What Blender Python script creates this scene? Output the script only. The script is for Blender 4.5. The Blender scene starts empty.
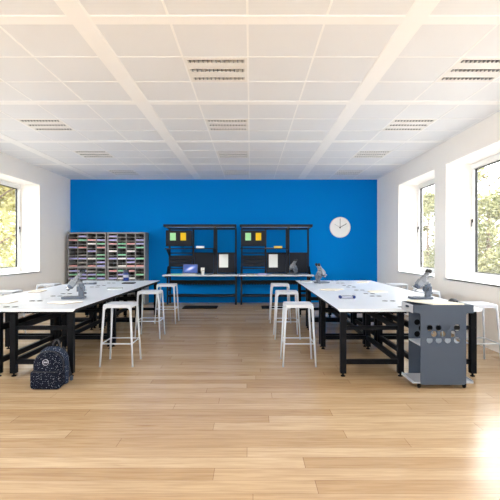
import bpy, bmesh, math, random
from mathutils import Vector, Matrix
random.seed(7)
PI = math.pi
SC = bpy.context.scene
COL = SC.collection

# ------------------------------------------------------------------ materials
def lin(c):
    out = []
    for v in c:
        v = v / 255.0
        out.append(v / 12.92 if v <= 0.04045 else ((v + 0.055) / 1.055) ** 2.4)
    return (out[0], out[1], out[2], 1.0)

def mat(name, rgb, rough=0.5, metal=0.0, spec=0.5, vary=0.0, vscale=12.0, bump=0.0, bscale=200.0):
    m = bpy.data.materials.new(name)
    m.use_nodes = True
    nt = m.node_tree
    b = nt.nodes['Principled BSDF']
    b.inputs['Base Color'].default_value = lin(rgb)
    b.inputs['Roughness'].default_value = rough
    b.inputs['Metallic'].default_value = metal
    b.inputs['Specular IOR Level'].default_value = spec
    tc = nt.nodes.new('ShaderNodeTexCoord')
    if vary > 0:
        n = nt.nodes.new('ShaderNodeTexNoise')
        n.inputs['Scale'].default_value = vscale
        n.inputs['Detail'].default_value = 3
        nt.links.new(tc.outputs['Object'], n.inputs['Vector'])
        mx = nt.nodes.new('ShaderNodeMix')
        mx.data_type = 'RGBA'
        c = lin(rgb)
        mx.inputs[6].default_value = tuple(x * (1 - vary) for x in c[:3]) + (1,)
        mx.inputs[7].default_value = tuple(min(1, x * (1 + vary)) for x in c[:3]) + (1,)
        nt.links.new(n.outputs['Fac'], mx.inputs[0])
        nt.links.new(mx.outputs[2], b.inputs['Base Color'])
    if bump > 0:
        n2 = nt.nodes.new('ShaderNodeTexNoise')
        n2.inputs['Scale'].default_value = bscale
        nt.links.new(tc.outputs['Object'], n2.inputs['Vector'])
        bp = nt.nodes.new('ShaderNodeBump')
        bp.inputs['Strength'].default_value = bump
        bp.inputs['Distance'].default_value = 0.002
        nt.links.new(n2.outputs['Fac'], bp.inputs['Height'])
        nt.links.new(bp.outputs['Normal'], b.inputs['Normal'])
    return m

def emit_mat(name, rgb, strength):
    m = bpy.data.materials.new(name)
    m.use_nodes = True
    nt = m.node_tree
    b = nt.nodes['Principled BSDF']
    b.inputs['Base Color'].default_value = (0.01, 0.01, 0.01, 1)
    b.inputs['Emission Color'].default_value = lin(rgb)
    b.inputs['Emission Strength'].default_value = strength
    return m

def floor_mat():
    m = bpy.data.materials.new('oak_planks')
    m.use_nodes = True
    nt = m.node_tree
    L = nt.links.new
    b = nt.nodes['Principled BSDF']
    tc = nt.nodes.new('ShaderNodeTexCoord')
    br = nt.nodes.new('ShaderNodeTexBrick')
    br.offset = 0.0
    sx = nt.nodes.new('ShaderNodeSeparateXYZ'); L(tc.outputs['Object'], sx.inputs[0])
    dv = nt.nodes.new('ShaderNodeMath'); dv.operation = 'DIVIDE'; L(sx.outputs['Y'], dv.inputs[0]); dv.inputs[1].default_value = 0.15
    flr = nt.nodes.new('ShaderNodeMath'); flr.operation = 'FLOOR'; L(dv.outputs[0], flr.inputs[0])
    wn_ = nt.nodes.new('ShaderNodeTexWhiteNoise'); wn_.noise_dimensions = '1D'; L(flr.outputs[0], wn_.inputs['W'])
    mo = nt.nodes.new('ShaderNodeMath'); mo.operation = 'MULTIPLY_ADD'; L(wn_.outputs['Value'], mo.inputs[0]); mo.inputs[1].default_value = 9.7; L(sx.outputs['X'], mo.inputs[2])
    cx_ = nt.nodes.new('ShaderNodeCombineXYZ'); L(mo.outputs[0], cx_.inputs['X']); L(sx.outputs['Y'], cx_.inputs['Y'])
    br.inputs['Color1'].default_value = lin((201, 177, 145))
    br.inputs['Color2'].default_value = lin((178, 149, 114))
    br.inputs['Mortar'].default_value = lin((146, 116, 90))
    br.inputs['Scale'].default_value = 1.0
    br.inputs['Mortar Size'].default_value = 0.0022
    br.inputs['Mortar Smooth'].default_value = 0.2
    br.inputs['Brick Width'].default_value = 2.1
    br.inputs['Row Height'].default_value = 0.15
    L(cx_.outputs[0], br.inputs['Vector'])
    mp = nt.nodes.new('ShaderNodeMapping')
    mp.inputs['Scale'].default_value = (1.1, 16.0, 1.0)
    L(cx_.outputs[0], mp.inputs['Vector'])
    n = nt.nodes.new('ShaderNodeTexNoise')
    n.inputs['Scale'].default_value = 2.2
    n.inputs['Detail'].default_value = 6
    n.inputs['Roughness'].default_value = 0.6
    n.inputs['Distortion'].default_value = 0.6
    L(mp.outputs['Vector'], n.inputs['Vector'])
    cr = nt.nodes.new('ShaderNodeValToRGB')
    cr.color_ramp.elements[0].position = 0.32
    cr.color_ramp.elements[0].color = (0.76, 0.70, 0.64, 1)
    cr.color_ramp.elements[1].position = 0.62
    cr.color_ramp.elements[1].color = (1.06, 1.06, 1.05, 1)
    L(n.outputs['Fac'], cr.inputs['Fac'])
    mx = nt.nodes.new('ShaderNodeMix')
    mx.data_type = 'RGBA'
    mx.blend_type = 'MULTIPLY'
    mx.inputs[0].default_value = 0.85
    L(br.outputs['Color'], mx.inputs[6])
    L(cr.outputs['Color'], mx.inputs[7])
    # knots
    mp2 = nt.nodes.new('ShaderNodeMapping')
    mp2.inputs['Scale'].default_value = (0.55, 2.4, 1.0)
    L(cx_.outputs[0], mp2.inputs['Vector'])
    vo = nt.nodes.new('ShaderNodeTexVoronoi')
    vo.inputs['Scale'].default_value = 1.3
    L(mp2.outputs['Vector'], vo.inputs['Vector'])
    cr2 = nt.nodes.new('ShaderNodeValToRGB')
    cr2.color_ramp.elements[0].position = 0.02
    cr2.color_ramp.elements[0].color = (0.62, 0.48, 0.36, 1)
    cr2.color_ramp.elements[1].position = 0.09
    cr2.color_ramp.elements[1].color = (1, 1, 1, 1)
    L(vo.outputs['Distance'], cr2.inputs['Fac'])
    mx2 = nt.nodes.new('ShaderNodeMix')
    mx2.data_type = 'RGBA'
    mx2.blend_type = 'MULTIPLY'
    mx2.inputs[0].default_value = 0.7
    L(mx.outputs[2], mx2.inputs[6])
    L(cr2.outputs['Color'], mx2.inputs[7])
    L(mx2.outputs[2], b.inputs['Base Color'])
    b.inputs['Roughness'].default_value = 0.22
    b.inputs['Specular IOR Level'].default_value = 0.5
    bp = nt.nodes.new('ShaderNodeBump')
    bp.inputs['Strength'].default_value = 0.08
    bp.inputs['Distance'].default_value = 0.001
    L(n.outputs['Fac'], bp.inputs['Height'])
    L(bp.outputs['Normal'], b.inputs['Normal'])
    return m

def panel_mat():
    # metal ceiling pan with fine lengthwise ribs
    m = mat('ceiling_panel', (233, 235, 239), 0.55)
    nt = m.node_tree
    b = nt.nodes['Principled BSDF']
    tc = nt.nodes.new('ShaderNodeTexCoord')
    w = nt.nodes.new('ShaderNodeTexWave')
    w.bands_direction = 'Y'
    w.inputs['Scale'].default_value = 16.0
    nt.links.new(tc.outputs['Object'], w.inputs['Vector'])
    cr = nt.nodes.new('ShaderNodeMix')
    cr.data_type = 'RGBA'
    cr.inputs[6].default_value = lin((228, 231, 236))
    cr.inputs[7].default_value = lin((238, 241, 245))
    nt.links.new(w.outputs['Fac'], cr.inputs[0])
    nt.links.new(cr.outputs[2], b.inputs['Base Color'])
    return m

def speck_mat(name, base, speck, amount):
    m = mat(name, base, 0.85, spec=0.1, bump=0.2, bscale=350)
    nt = m.node_tree
    L = nt.links.new
    b = nt.nodes['Principled BSDF']
    tc = [n for n in nt.nodes if n.type == 'TEX_COORD'][0]
    fac = None
    for sc_, th in ((56.0, 0.15), (95.0, 0.18)):
        v = nt.nodes.new('ShaderNodeTexVoronoi')
        v.inputs['Scale'].default_value = sc_
        L(tc.outputs['Object'], v.inputs['Vector'])
        lt = nt.nodes.new('ShaderNodeMath'); lt.operation = 'LESS_THAN'
        L(v.outputs['Distance'], lt.inputs[0]); lt.inputs[1].default_value = th
        sp = nt.nodes.new('ShaderNodeSeparateColor')
        L(v.outputs['Color'], sp.inputs['Color'])
        gt = nt.nodes.new('ShaderNodeMath'); gt.operation = 'LESS_THAN'
        L(sp.outputs[0], gt.inputs[0]); gt.inputs[1].default_value = amount
        mu = nt.nodes.new('ShaderNodeMath'); mu.operation = 'MULTIPLY'
        L(lt.outputs[0], mu.inputs[0]); L(gt.outputs[0], mu.inputs[1])
        if fac is None:
            fac = mu
        else:
            mxn = nt.nodes.new('ShaderNodeMath'); mxn.operation = 'MAXIMUM'
            L(fac.outputs[0], mxn.inputs[0]); L(mu.outputs[0], mxn.inputs[1]); fac = mxn
    mx = nt.nodes.new('ShaderNodeMix'); mx.data_type = 'RGBA'
    mx.inputs[6].default_value = lin(base); mx.inputs[7].default_value = lin(speck)
    L(fac.outputs[0], mx.inputs[0]); L(mx.outputs[2], b.inputs['Base Color'])
    return m

def glass_mat():
    m = bpy.data.materials.new('window_glass')
    m.use_nodes = True
    nt = m.node_tree
    for n in list(nt.nodes):
        nt.nodes.remove(n)
    out = nt.nodes.new('ShaderNodeOutputMaterial')
    tr = nt.nodes.new('ShaderNodeBsdfTransparent')
    tr.inputs['Color'].default_value = (0.97, 0.98, 0.975, 1)
    gl = nt.nodes.new('ShaderNodeBsdfGlossy')
    gl.inputs['Roughness'].default_value = 0.0
    lw = nt.nodes.new('ShaderNodeLayerWeight')
    lw.inputs['Blend'].default_value = 0.5
    pw = nt.nodes.new('ShaderNodeMath'); pw.operation = 'POWER'
    nt.links.new(lw.outputs['Facing'], pw.inputs[0]); pw.inputs[1].default_value = 5.0
    fr = nt.nodes.new('ShaderNodeMapRange')
    nt.links.new(pw.outputs[0], fr.inputs[0])
    fr.inputs[3].default_value = 0.03; fr.inputs[4].default_value = 0.8
    mx = nt.nodes.new('ShaderNodeMixShader')
    nt.links.new(fr.outputs[0], mx.inputs[0])
    nt.links.new(tr.outputs[0], mx.inputs[1])
    nt.links.new(gl.outputs[0], mx.inputs[2])
    nt.links.new(mx.outputs[0], out.inputs['Surface'])
    return m

def leaf_mat(name, a, b_, trans=0.35):
    m = bpy.data.materials.new(name)
    m.use_nodes = True
    nt = m.node_tree
    L = nt.links.new
    b = nt.nodes['Principled BSDF']
    b.inputs['Roughness'].default_value = 0.6
    tc = nt.nodes.new('ShaderNodeTexCoord')
    n = nt.nodes.new('ShaderNodeTexNoise')
    n.inputs['Scale'].default_value = 1.6
    L(tc.outputs['Object'], n.inputs['Vector'])
    mx = nt.nodes.new('ShaderNodeMix'); mx.data_type = 'RGBA'
    mx.inputs[6].default_value = lin(a); mx.inputs[7].default_value = lin(b_)
    cr = nt.nodes.new('ShaderNodeMapRange')
    cr.inputs[1].default_value = 0.35; cr.inputs[2].default_value = 0.65
    L(n.outputs['Fac'], cr.inputs[0]); L(cr.outputs[0], mx.inputs[0])
    L(mx.outputs[2], b.inputs['Base Color'])
    tl = nt.nodes.new('ShaderNodeBsdfTranslucent')
    L(mx.outputs[2], tl.inputs['Color'])
    ms = nt.nodes.new('ShaderNodeMixShader')
    ms.inputs[0].default_value = trans
    out = [x for x in nt.nodes if x.type == 'OUTPUT_MATERIAL'][0]
    L(b.outputs[0], ms.inputs[1]); L(tl.outputs[0], ms.inputs[2]); L(ms.outputs[0], out.inputs['Surface'])
    return m

def screen_mat():
    # lit laptop screen: blue night sky with a pale spiral streak
    m = bpy.data.materials.new('laptop_screen')
    m.use_nodes = True
    nt = m.node_tree
    L = nt.links.new
    b = nt.nodes['Principled BSDF']
    b.inputs['Base Color'].default_value = (0.01, 0.01, 0.02, 1)
    b.inputs['Roughness'].default_value = 0.2
    tc = nt.nodes.new('ShaderNodeTexCoord')
    mp = nt.nodes.new('ShaderNodeMapping')
    mp.vector_type = 'TEXTURE'
    mp.inputs['Location'].default_value = (0.0, 0.0, 0.128)
    mp.inputs['Rotation'].default_value = (0, -0.42, 0)
    mp.inputs['Scale'].default_value = (0.17, 1.0, 0.055)
    L(tc.outputs['Object'], mp.inputs['Vector'])
    gr = nt.nodes.new('ShaderNodeTexGradient')
    gr.gradient_type = 'SPHERICAL'
    L(mp.outputs['Vector'], gr.inputs['Vector'])
    cr = nt.nodes.new('ShaderNodeValToRGB')
    e = cr.color_ramp.elements
    e[0].position = 0.0; e[0].color = lin((40, 72, 140))
    e[1].position = 0.85; e[1].color = lin((236, 222, 240))
    k = e.new(0.35); k.color = lin((92, 126, 196))
    L(gr.outputs['Fac'], cr.inputs['Fac'])
    L(cr.outputs['Color'], b.inputs['Emission Color'])
    b.inputs['Emission Strength'].default_value = 0.5
    return m

M = {}
M['wall'] = mat('white_wall_paint', (249, 246, 242), 0.8, vary=0.012, vscale=3, bump=0.05, bscale=300)
M['reveal'] = mat('white_trim_paint', (240, 240, 239), 0.6)
M['blue'] = mat('blue_wall_paint', (0, 126, 210), 0.75, spec=0.04, vary=0.02, vscale=2, bump=0.04, bscale=300)
M['floor'] = floor_mat()
M['band'] = mat('ceiling_band_white', (250, 251, 252), 0.6)
M['panel'] = panel_mat()
M['void'] = mat('ceiling_void', (120, 120, 120), 0.8)
M['top'] = mat('white_laminate', (213, 220, 230), 0.38, vary=0.01, vscale=4)
M['edge'] = mat('black_edge', (8, 9, 12), 0.6, spec=0.15)
M['steel'] = mat('black_powder_steel', (7, 9, 15), 0.55, spec=0.12, bump=0.05, bscale=500)
M['rubber'] = mat('black_rubber', (10, 10, 11), 0.85, spec=0.1)
M['stool'] = mat('white_powder_steel', (194, 200, 210), 0.4)
M['slate'] = mat('slate_grey_steel', (66, 76, 91), 0.5, spec=0.2, bump=0.04, bscale=600)
M['slate_in'] = mat('pale_and_lit_steel', (164, 170, 180), 0.45)
M['bench'] = mat('charcoal_steel', (33, 37, 46), 0.55, spec=0.15, vary=0.04)
M['benchtop'] = mat('pale_grey_laminate', (205, 211, 216), 0.4)
M['cab'] = mat('grey_melamine', (140, 139, 140), 0.5, vary=0.03)
M['cab_in'] = mat('dark_melamine', (36, 34, 34), 0.6)
M['pvc'] = mat('white_upvc', (240, 241, 241), 0.3)
M['gasket'] = mat('black_gasket', (20, 20, 20), 0.6)
M['glass'] = glass_mat()
M['paper'] = mat('white_paper', (240, 242, 240), 0.8)
M['cream'] = mat('cream_paper', (226, 221, 208), 0.8)
M['cardboard'] = mat('brown_board', (176, 156, 134), 0.8)
M['lilac'] = mat('lilac_paper', (176, 174, 226), 0.8)
M['pink'] = mat('pink_paper', (226, 166, 162), 0.8)
M['green'] = mat('green_paper', (136, 204, 166), 0.8)
M['greyp'] = mat('grey_paper', (150, 148, 146), 0.8)
M['mint'] = mat('mint_paper', (172, 236, 178), 0.8)
M['yellow'] = mat('yellow_paper', (238, 196, 20), 0.8)
M['yellowbox'] = mat('yellow_card', (232, 206, 96), 0.7)
M['sc_light'] = mat('microscope_enamel', (128, 133, 141), 0.35)
M['sc_mid'] = mat('microscope_grey', (82, 92, 108), 0.35)
M['sc_metal'] = mat('brushed_metal', (190, 192, 196), 0.25, metal=0.8)
M['sc_black'] = mat('microscope_black', (18, 18, 20), 0.4)
M['lamp_white'] = mat('luminaire_enamel', (238, 237, 234), 0.45)
M['louv'] = mat('louvre_aluminium', (150, 151, 154), 0.4, metal=0.4)
M['louv_dark'] = mat('louvre_recess', (104, 106, 110), 0.6)
M['screen'] = screen_mat()
M['lapgrey'] = mat('laptop_aluminium', (196, 199, 203), 0.35, metal=0.3)
M['key'] = mat('keyboard_keys', (232, 233, 235), 0.5)
M['bezel'] = mat('screen_bezel', (40, 46, 60), 0.3)
M['cup'] = mat('white_ceramic', (238, 238, 236), 0.25)
M['coffee'] = mat('coffee', (40, 24, 14), 0.2)
M['navyglass'] = mat('navy_plastic', (26, 48, 112), 0.25)
M['labelp'] = mat('jar_label', (160, 164, 182), 0.6)
M['dishglass'] = mat('dish_glass', (212, 220, 224), 0.1, spec=0.8)
M['pack'] = speck_mat('navy_speckled_canvas', (19, 23, 37), (190, 198, 212), 0.5)
M['pack_side'] = speck_mat('blue_speckled_canvas', (38, 47, 66), (190, 198, 212), 0.5)
M['pack_trim'] = mat('backpack_webbing', (34, 36, 43), 0.8, bump=0.3, bscale=500)
M['emblem'] = mat('white_print', (176, 180, 190), 0.6)
M['grommet'] = mat('grommet_grey', (56, 60, 66), 0.5)
M['mat'] = mat('rubber_mat', (10, 11, 14), 0.9, spec=0.1, bump=0.4, bscale=200)
M['clockface'] = mat('clock_face', (252, 252, 251), 0.6)
M['clockrim'] = mat('clock_rim', (226, 226, 226), 0.35)
M['bark'] = mat('bark', (92, 74, 58), 0.9, vary=0.3, vscale=6)
M['leafL'] = leaf_mat('leaf_yellow_green', (166, 168, 112), (200, 190, 130))
M['leafR'] = leaf_mat('leaf_olive_green', (90, 96, 62), (136, 134, 92))
M['ground'] = mat('paving', (122, 119, 115), 0.9, vary=0.2, vscale=0.6)

# ------------------------------------------------------------------ mesh builder
class MB:
    def __init__(s):
        s.v = []; s.f = []; s.mi = []; s.sm = []
    def add(s, vs, fs, mi=0, smooth=False):
        o = len(s.v)
        s.v += [tuple(p) for p in vs]
        for f in fs:
            s.f.append([i + o for i in f]); s.mi.append(mi); s.sm.append(smooth)
        return s
    def box(s, x0, x1, y0, y1, z0, z1, mi=0):
        vs = [(x0,y0,z0),(x1,y0,z0),(x1,y1,z0),(x0,y1,z0),(x0,y0,z1),(x1,y0,z1),(x1,y1,z1),(x0,y1,z1)]
        return s.add(vs, [(0,3,2,1),(4,5,6,7),(0,1,5,4),(1,2,6,5),(2,3,7,6),(3,0,4,7)], mi)
    def obox(s, c, ax, ay, az, mi=0):
        c, ax, ay, az = Vector(c), Vector(ax), Vector(ay), Vector(az)
        vs = []
        for k in (-1, 1):
            for i, j in ((-1,-1),(1,-1),(1,1),(-1,1)):
                vs.append(c + ax*i + ay*j + az*k)
        return s.add(vs, [(0,3,2,1),(4,5,6,7),(0,1,5,4),(1,2,6,5),(2,3,7,6),(3,0,4,7)], mi)
    def beam(s, p0, p1, w, h, mi=0, up=(0,0,1)):
        p0, p1 = Vector(p0), Vector(p1)
        d = p1 - p0
        a = d / 2
        side = d.cross(Vector(up))
        if side.length < 1e-6:
            side = Vector((1,0,0))
        side.normalize()
        u = side.cross(d).normalized()
        return s.obox((p0+p1)/2, a, side*(w/2), u*(h/2), mi)
    def cyl(s, p0, p1, r0, r1=None, n=20, mi=0, smooth=True, cap=True):
        if r1 is None: r1 = r0
        p0, p1 = Vector(p0), Vector(p1)
        d = (p1 - p0).normalized()
        a = d.orthogonal().normalized(); b = d.cross(a)
        vs = []
        for p, r in ((p0, r0), (p1, r1)):
            for i in range(n):
                t = 2*PI*i/n
                vs.append(p + a*(r*math.cos(t)) + b*(r*math.sin(t)))
        s.add(vs, [(i, (i+1) % n, n+(i+1) % n, n+i) for i in range(n)], mi, smooth)
        if cap:
            s.add(vs[:n], [tuple(reversed(range(n)))], mi)
            s.add(vs[n:], [tuple(range(n))], mi)
        return s
    def lathe(s, prof, c=(0,0,0), n=32, mi=0, smooth=True):
        cx, cy, cz = c
        vs = []
        for r, z in prof:
            for i in range(n):
                t = 2*PI*i/n
                vs.append((cx + r*math.cos(t), cy + r*math.sin(t), cz + z))
        fs = []
        for k in range(len(prof)-1):
            for i in range(n):
                j = (i+1) % n
                fs.append((k*n+i, k*n+j, (k+1)*n+j, (k+1)*n+i))
        s.add(vs, fs, mi, smooth)
        return s
    def tube(s, pts, r, n=8, mi=0):
        pts = [Vector(p) for p in pts]
        rings = []
        for i, p in enumerate(pts):
            d = (pts[min(i+1, len(pts)-1)] - pts[max(i-1, 0)]).normalized()
            a = d.cross(Vector((0.13, 0.21, 0.97)))
            if a.length < 1e-4: a = d.orthogonal()
            a.normalize(); b = d.cross(a)
            rr = r[i] if isinstance(r, (list, tuple)) else r
            rings.append([p + a*(rr*math.cos(2*PI*k/n)) + b*(rr*math.sin(2*PI*k/n)) for k in range(n)])
        vs = [q for rg in rings for q in rg]
        fs = []
        for i in range(len(rings)-1):
            for k in range(n):
                fs.append((i*n+k, i*n+(k+1) % n, (i+1)*n+(k+1) % n, (i+1)*n+k))
        s.add(vs, fs, mi, True)
        s.add(rings[0], [tuple(reversed(range(n)))], mi); s.add(rings[-1], [tuple(range(n))], mi)
        return s
    def prism(s, outline, t, holes=(), frame=None, mi=0):
        """2D outline (u,v) with holes, extruded by t along w; frame(u,v,w)->xyz."""
        frame = frame or (lambda u, v, w: (u, v, w))
        bm = bmesh.new()
        es = []
        for loop in [outline] + list(holes):
            vs = [bm.verts.new((u, v, 0)) for u, v in loop]
            for i in range(len(vs)):
                es.append(bm.edges.new((vs[i], vs[(i+1) % len(vs)])))
        bmesh.ops.triangle_fill(bm, use_beauty=True, use_dissolve=False, edges=es)
        bm.faces.ensure_lookup_table()
        bm.verts.index_update()
        vs = [tuple(v.co) for v in bm.verts]
        tri = []
        for f in bm.faces:
            ids = [v.index for v in f.verts]
            if f.normal.z < 0 or f.calc_center_median() is None: ids.reverse()
            tri.append(ids)
        bm.free()
        s.add([frame(u, v, t) for u, v, _ in vs], tri, mi)
        s.add([frame(u, v, 0) for u, v, _ in vs], [list(reversed(x)) for x in tri], mi)
        for loop in [outline] + list(holes):
            n = len(loop)
            q = [frame(u, v, 0) for u, v in loop] + [frame(u, v, t) for u, v in loop]
            s.add(q, [(i, (i+1) % n, n+(i+1) % n, n+i) for i in range(n)], mi)
        return s
    def build(s, name, mats, parent=None, loc=None, bevel=0.0, seg=2, fixn=True):
        me = bpy.data.meshes.new(name)
        me.from_pydata(s.v, [], s.f)
        if not isinstance(mats, (list, tuple)): mats = [mats]
        for m in mats: me.materials.append(m)
        me.polygons.foreach_set('material_index', s.mi)
        me.polygons.foreach_set('use_smooth', s.sm)
        if fixn:
            bm = bmesh.new(); bm.from_mesh(me)
            bmesh.ops.remove_doubles(bm, verts=bm.verts, dist=1e-6)
            bmesh.ops.recalc_face_normals(bm, faces=bm.faces)
            bm.to_mesh(me); bm.free()
        me.update()
        o = bpy.data.objects.new(name, me)
        COL.objects.link(o)
        if parent is not None: o.parent = parent
        if loc is not None: o.location = loc
        if bevel > 0:
            b = o.modifiers.new('bevel', 'BEVEL')
            b.width = bevel; b.segments = seg; b.limit_method = 'ANGLE'; b.angle_limit = math.radians(40)
        return o

def arc(cx, cy, r, a0, a1, n=6):
    return [(cx + r*math.cos(math.radians(a0+(a1-a0)*i/n)), cy + r*math.sin(math.radians(a0+(a1-a0)*i/n))) for i in range(n+1)]
def circle(cx, cy, r, n=24):
    return [(cx + r*math.cos(2*PI*i/n), cy + r*math.sin(2*PI*i/n)) for i in range(n)]
def rrect(x0, x1, y0, y1, r, n=5):
    return (arc(x1-r, y0+r, r, -90, 0, n) + arc(x1-r, y1-r, r, 0, 90, n) + arc(x0+r, y1-r, r, 90, 180, n) + arc(x0+r, y0+r, r, 180, 270, n))

# ------------------------------------------------------------------ things
def tag(o, label=None, cat=None, group=None, kind=None):
    if label: o['label'] = label
    if cat: o['category'] = cat
    if group: o['group'] = group
    if kind: o['kind'] = kind
    return o
def thing(name, label, cat, loc=(0,0,0), rz=0.0, group=None):
    o = bpy.data.objects.new(name, None)
    COL.objects.link(o)
    o.location = loc; o.rotation_euler = (0, 0, rz)
    o.empty_display_size = 0.1
    return tag(o, label, cat, group)
KIDS = {}
def dup(o, parent=None):
    c = o.copy()
    COL.objects.link(c)
    if parent is not None: c.parent = parent
    for ch in list(o.children):
        dup(ch, c)
    return c
def place(o, label, loc, rz=0.0, first=False):
    c = o if first else dup(o)
    c.location = loc; c.rotation_euler = (0, 0, rz); c['label'] = label
    return c

# ================================================================== ROOM
XL, XR, YB, YF, H = -4.81, 3.38, 11.85, -2.2, 3.28
T = 0.55
SILL, HEAD = 0.915, 2.885
REV = 0.44
WINS = [(8.155 - 2.45*k, 10.125 - 2.45*k) for k in range(0, 4)]

tag(MB().box(XL-T, XR+T, YF-0.3, YB+0.3, -0.2, 0.0).build('floor', M['floor']), kind='structure')
tag(MB().box(XL-T, XR+T, YB, YB+0.3, 0, 3.7).build('wall_back', M['blue']), kind='structure')
ADDED_WINS = [(-4.45 + 1.95*k, -4.45 + 1.95*k + 1.6) for k in range(4)]  # unseen windows added behind the camera to brighten the room
FZ0, FZ1 = 1.0, 2.95
q = MB()
q.box(XL-T, XR+T, YF-0.3, YF, 0, FZ0); q.box(XL-T, XR+T, YF-0.3, YF, FZ1, 3.7)
xs_ = [XL-T] + [e for w_ in ADDED_WINS for e in w_] + [XR+T]
for k in range(0, len(xs_), 2): q.box(xs_[k], xs_[k+1], YF-0.3, YF, FZ0, FZ1)
tag(q.build('wall_front', M['wall'], fixn=False), kind='structure')
for k, (x0, x1) in enumerate(ADDED_WINS):
    root = bpy.data.objects.new('window_%d' % (21+k), None); COL.objects.link(root)
    root.location = (x0, YF-0.2, FZ0); tag(root, kind='structure')
    q = MB(); w_, h_ = x1-x0, FZ1-FZ0
    q.box(0, w_, 0, 0.07, 0, 0.07); q.box(0, w_, 0, 0.07, h_-0.07, h_); q.box(0, 0.07, 0, 0.07, 0.07, h_-0.07); q.box(w_-0.07, w_, 0, 0.07, 0.07, h_-0.07)
    q.build('window_frame', M['pvc'], root, bevel=0.004)
    q = MB(); q.box(0.07, w_-0.07, 0.03, 0.036, 0.07, h_-0.07); q.build('pane', M['glass'], root)
for side, x_in, sg in (('left', XL, -1), ('right', XR, 1)):
    w = MB()
    a, b = sorted((x_in, x_in + sg*T))
    w.box(a, b, YF, YB, 0, SILL - 0.02)
    w.box(a, b, YF, YB, HEAD, 3.7)
    ys = sorted([e for win in WINS for e in win])
    ys = [YF] + ys + [YB]
    for k in range(0, len(ys), 2):
        w.box(a, b, ys[k], ys[k+1], SILL - 0.02, HEAD)
    tag(w.build('wall_' + side, M['wall'], fixn=False), kind='structure')

# ceiling: recessed pans between white grid bands, fluorescent cells left open
CELL, BW, BL = 0.64, 0.17, 0.125
XC = [-1.39 + 2.73*k for k in range(-2, 3)]
YC = [5.68 + 2.045*k for k in range(-4, 4)]
c = MB()
c.box(XL-T, XR+T, YF-0.3, YB+0.3, 3.40, 3.65, 2)
LIGHT_CELLS = []
def clipx(x): return max(XL, min(XR, x))
def clipy(y): return max(YF, min(YB, y))
for i, xc in enumerate(XC):
    a, b = clipx(xc-BW/2), clipx(xc+BW/2)
    if b-a > 0.005: c.box(a, b, YF, YB, H, 3.32, 0)
    for j, yc in enumerate(YC):
        for p in range(4):
            x0 = xc + BW/2 + CELL*p
            for q in range(3):
                y0 = yc + BL/2 + CELL*q
                ax, bx, ay, by = clipx(x0), clipx(x0+CELL), clipy(y0), clipy(y0+CELL)
                if bx-ax < 0.01 or by-ay < 0.01: continue
                if p == 1 and q == 1:
                    LIGHT_CELLS.append((i, j, x0 + CELL/2, y0 + CELL/2))
                    # thin runners beside the fitting
                else:
                    c.box(ax+0.008, bx-0.008, ay+0.008, by-0.008, H+0.006, 3.32, 1)
                c.box(ax, min(ax+0.009, bx), ay, by, H+0.003, 3.318, 0)
                c.box(max(bx-0.009, ax), bx, ay, by, H+0.003, 3.318, 0)
                c.box(ax, bx, ay, min(ay+0.009, by), H+0.003, 3.317, 0)
                c.box(ax, bx, max(by-0.009, ay), by, H+0.003, 3.317, 0)
for yc in YC:
    a, b = clipy(yc-BL/2), clipy(yc+BL/2)
    if b-a > 0.005: c.box(XL, XR, a, b, H+0.001, 3.319, 0)
tag(c.build('ceiling', [M['band'], M['panel'], M['void']], fixn=False), kind='structure')

# louvred ceiling lights
def make_light():
    r = thing('ceiling_light', 'x', 'ceiling light', group='louvred ceiling lights')
    S = 0.311
    fr = MB()
    slots = [(-0.262, -0.187), (-0.0375, 0.0375), (0.187, 0.262)]
    edges = [-S] + [e for s_ in slots for e in s_] + [S]
    for k in range(0, len(edges), 2):
        fr.box(-S, S, edges[k], edges[k+1], 0.0, 0.05)
    for a, b in slots:
        fr.box(-S, -S+0.03, a, b, 0.0, 0.05); fr.box(S-0.03, S, a, b, 0.0, 0.05)
    fr.build('frame', M['lamp_white'], r)
    for a, b in slots:
        lv = MB()
        lv.box(-S+0.03, S-0.03, a, b, 0.045, 0.052, 1)
        for k in range(13):
            x = -S+0.05 + k*(2*S-0.1)/12
            lv.box(x-0.005, x+0.005, a, b, 0.001, 0.045, 0)
        lv.build('louvre', [M['louv'], M['louv_dark']], r)
    return r
lt = make_light()
rows = {2: 'fourth from the blue wall', 3: 'third from the blue wall', 4: 'second from the blue wall', 5: 'nearest the blue wall'}
seen_rows = sorted({j for i, j, x, y in LIGHT_CELLS if y > 3.9 and y < YB})
names_col = {-1: 'left', 0: 'middle', 1: 'right'}
first = True
rowname = ['fourth row out from the blue wall', 'third row out from the blue wall', 'second row out from the blue wall', 'row nearest the blue wall']
for i, j, x, y in LIGHT_CELLS:
    if y < 3.9 or x < XL or x > XR: continue
    k = seen_rows.index(j)
    k = k + (4 - len(seen_rows))
    colw = 'left bay of the ceiling' if x < -2 else ('middle bay of the ceiling' if x < 1 else 'right bay of the ceiling')
    place(lt, 'white louvred ceiling light, %s, %s' % (colw, rowname[k]), (x, y, H+0.002), 0, first)
    first = False

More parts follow.
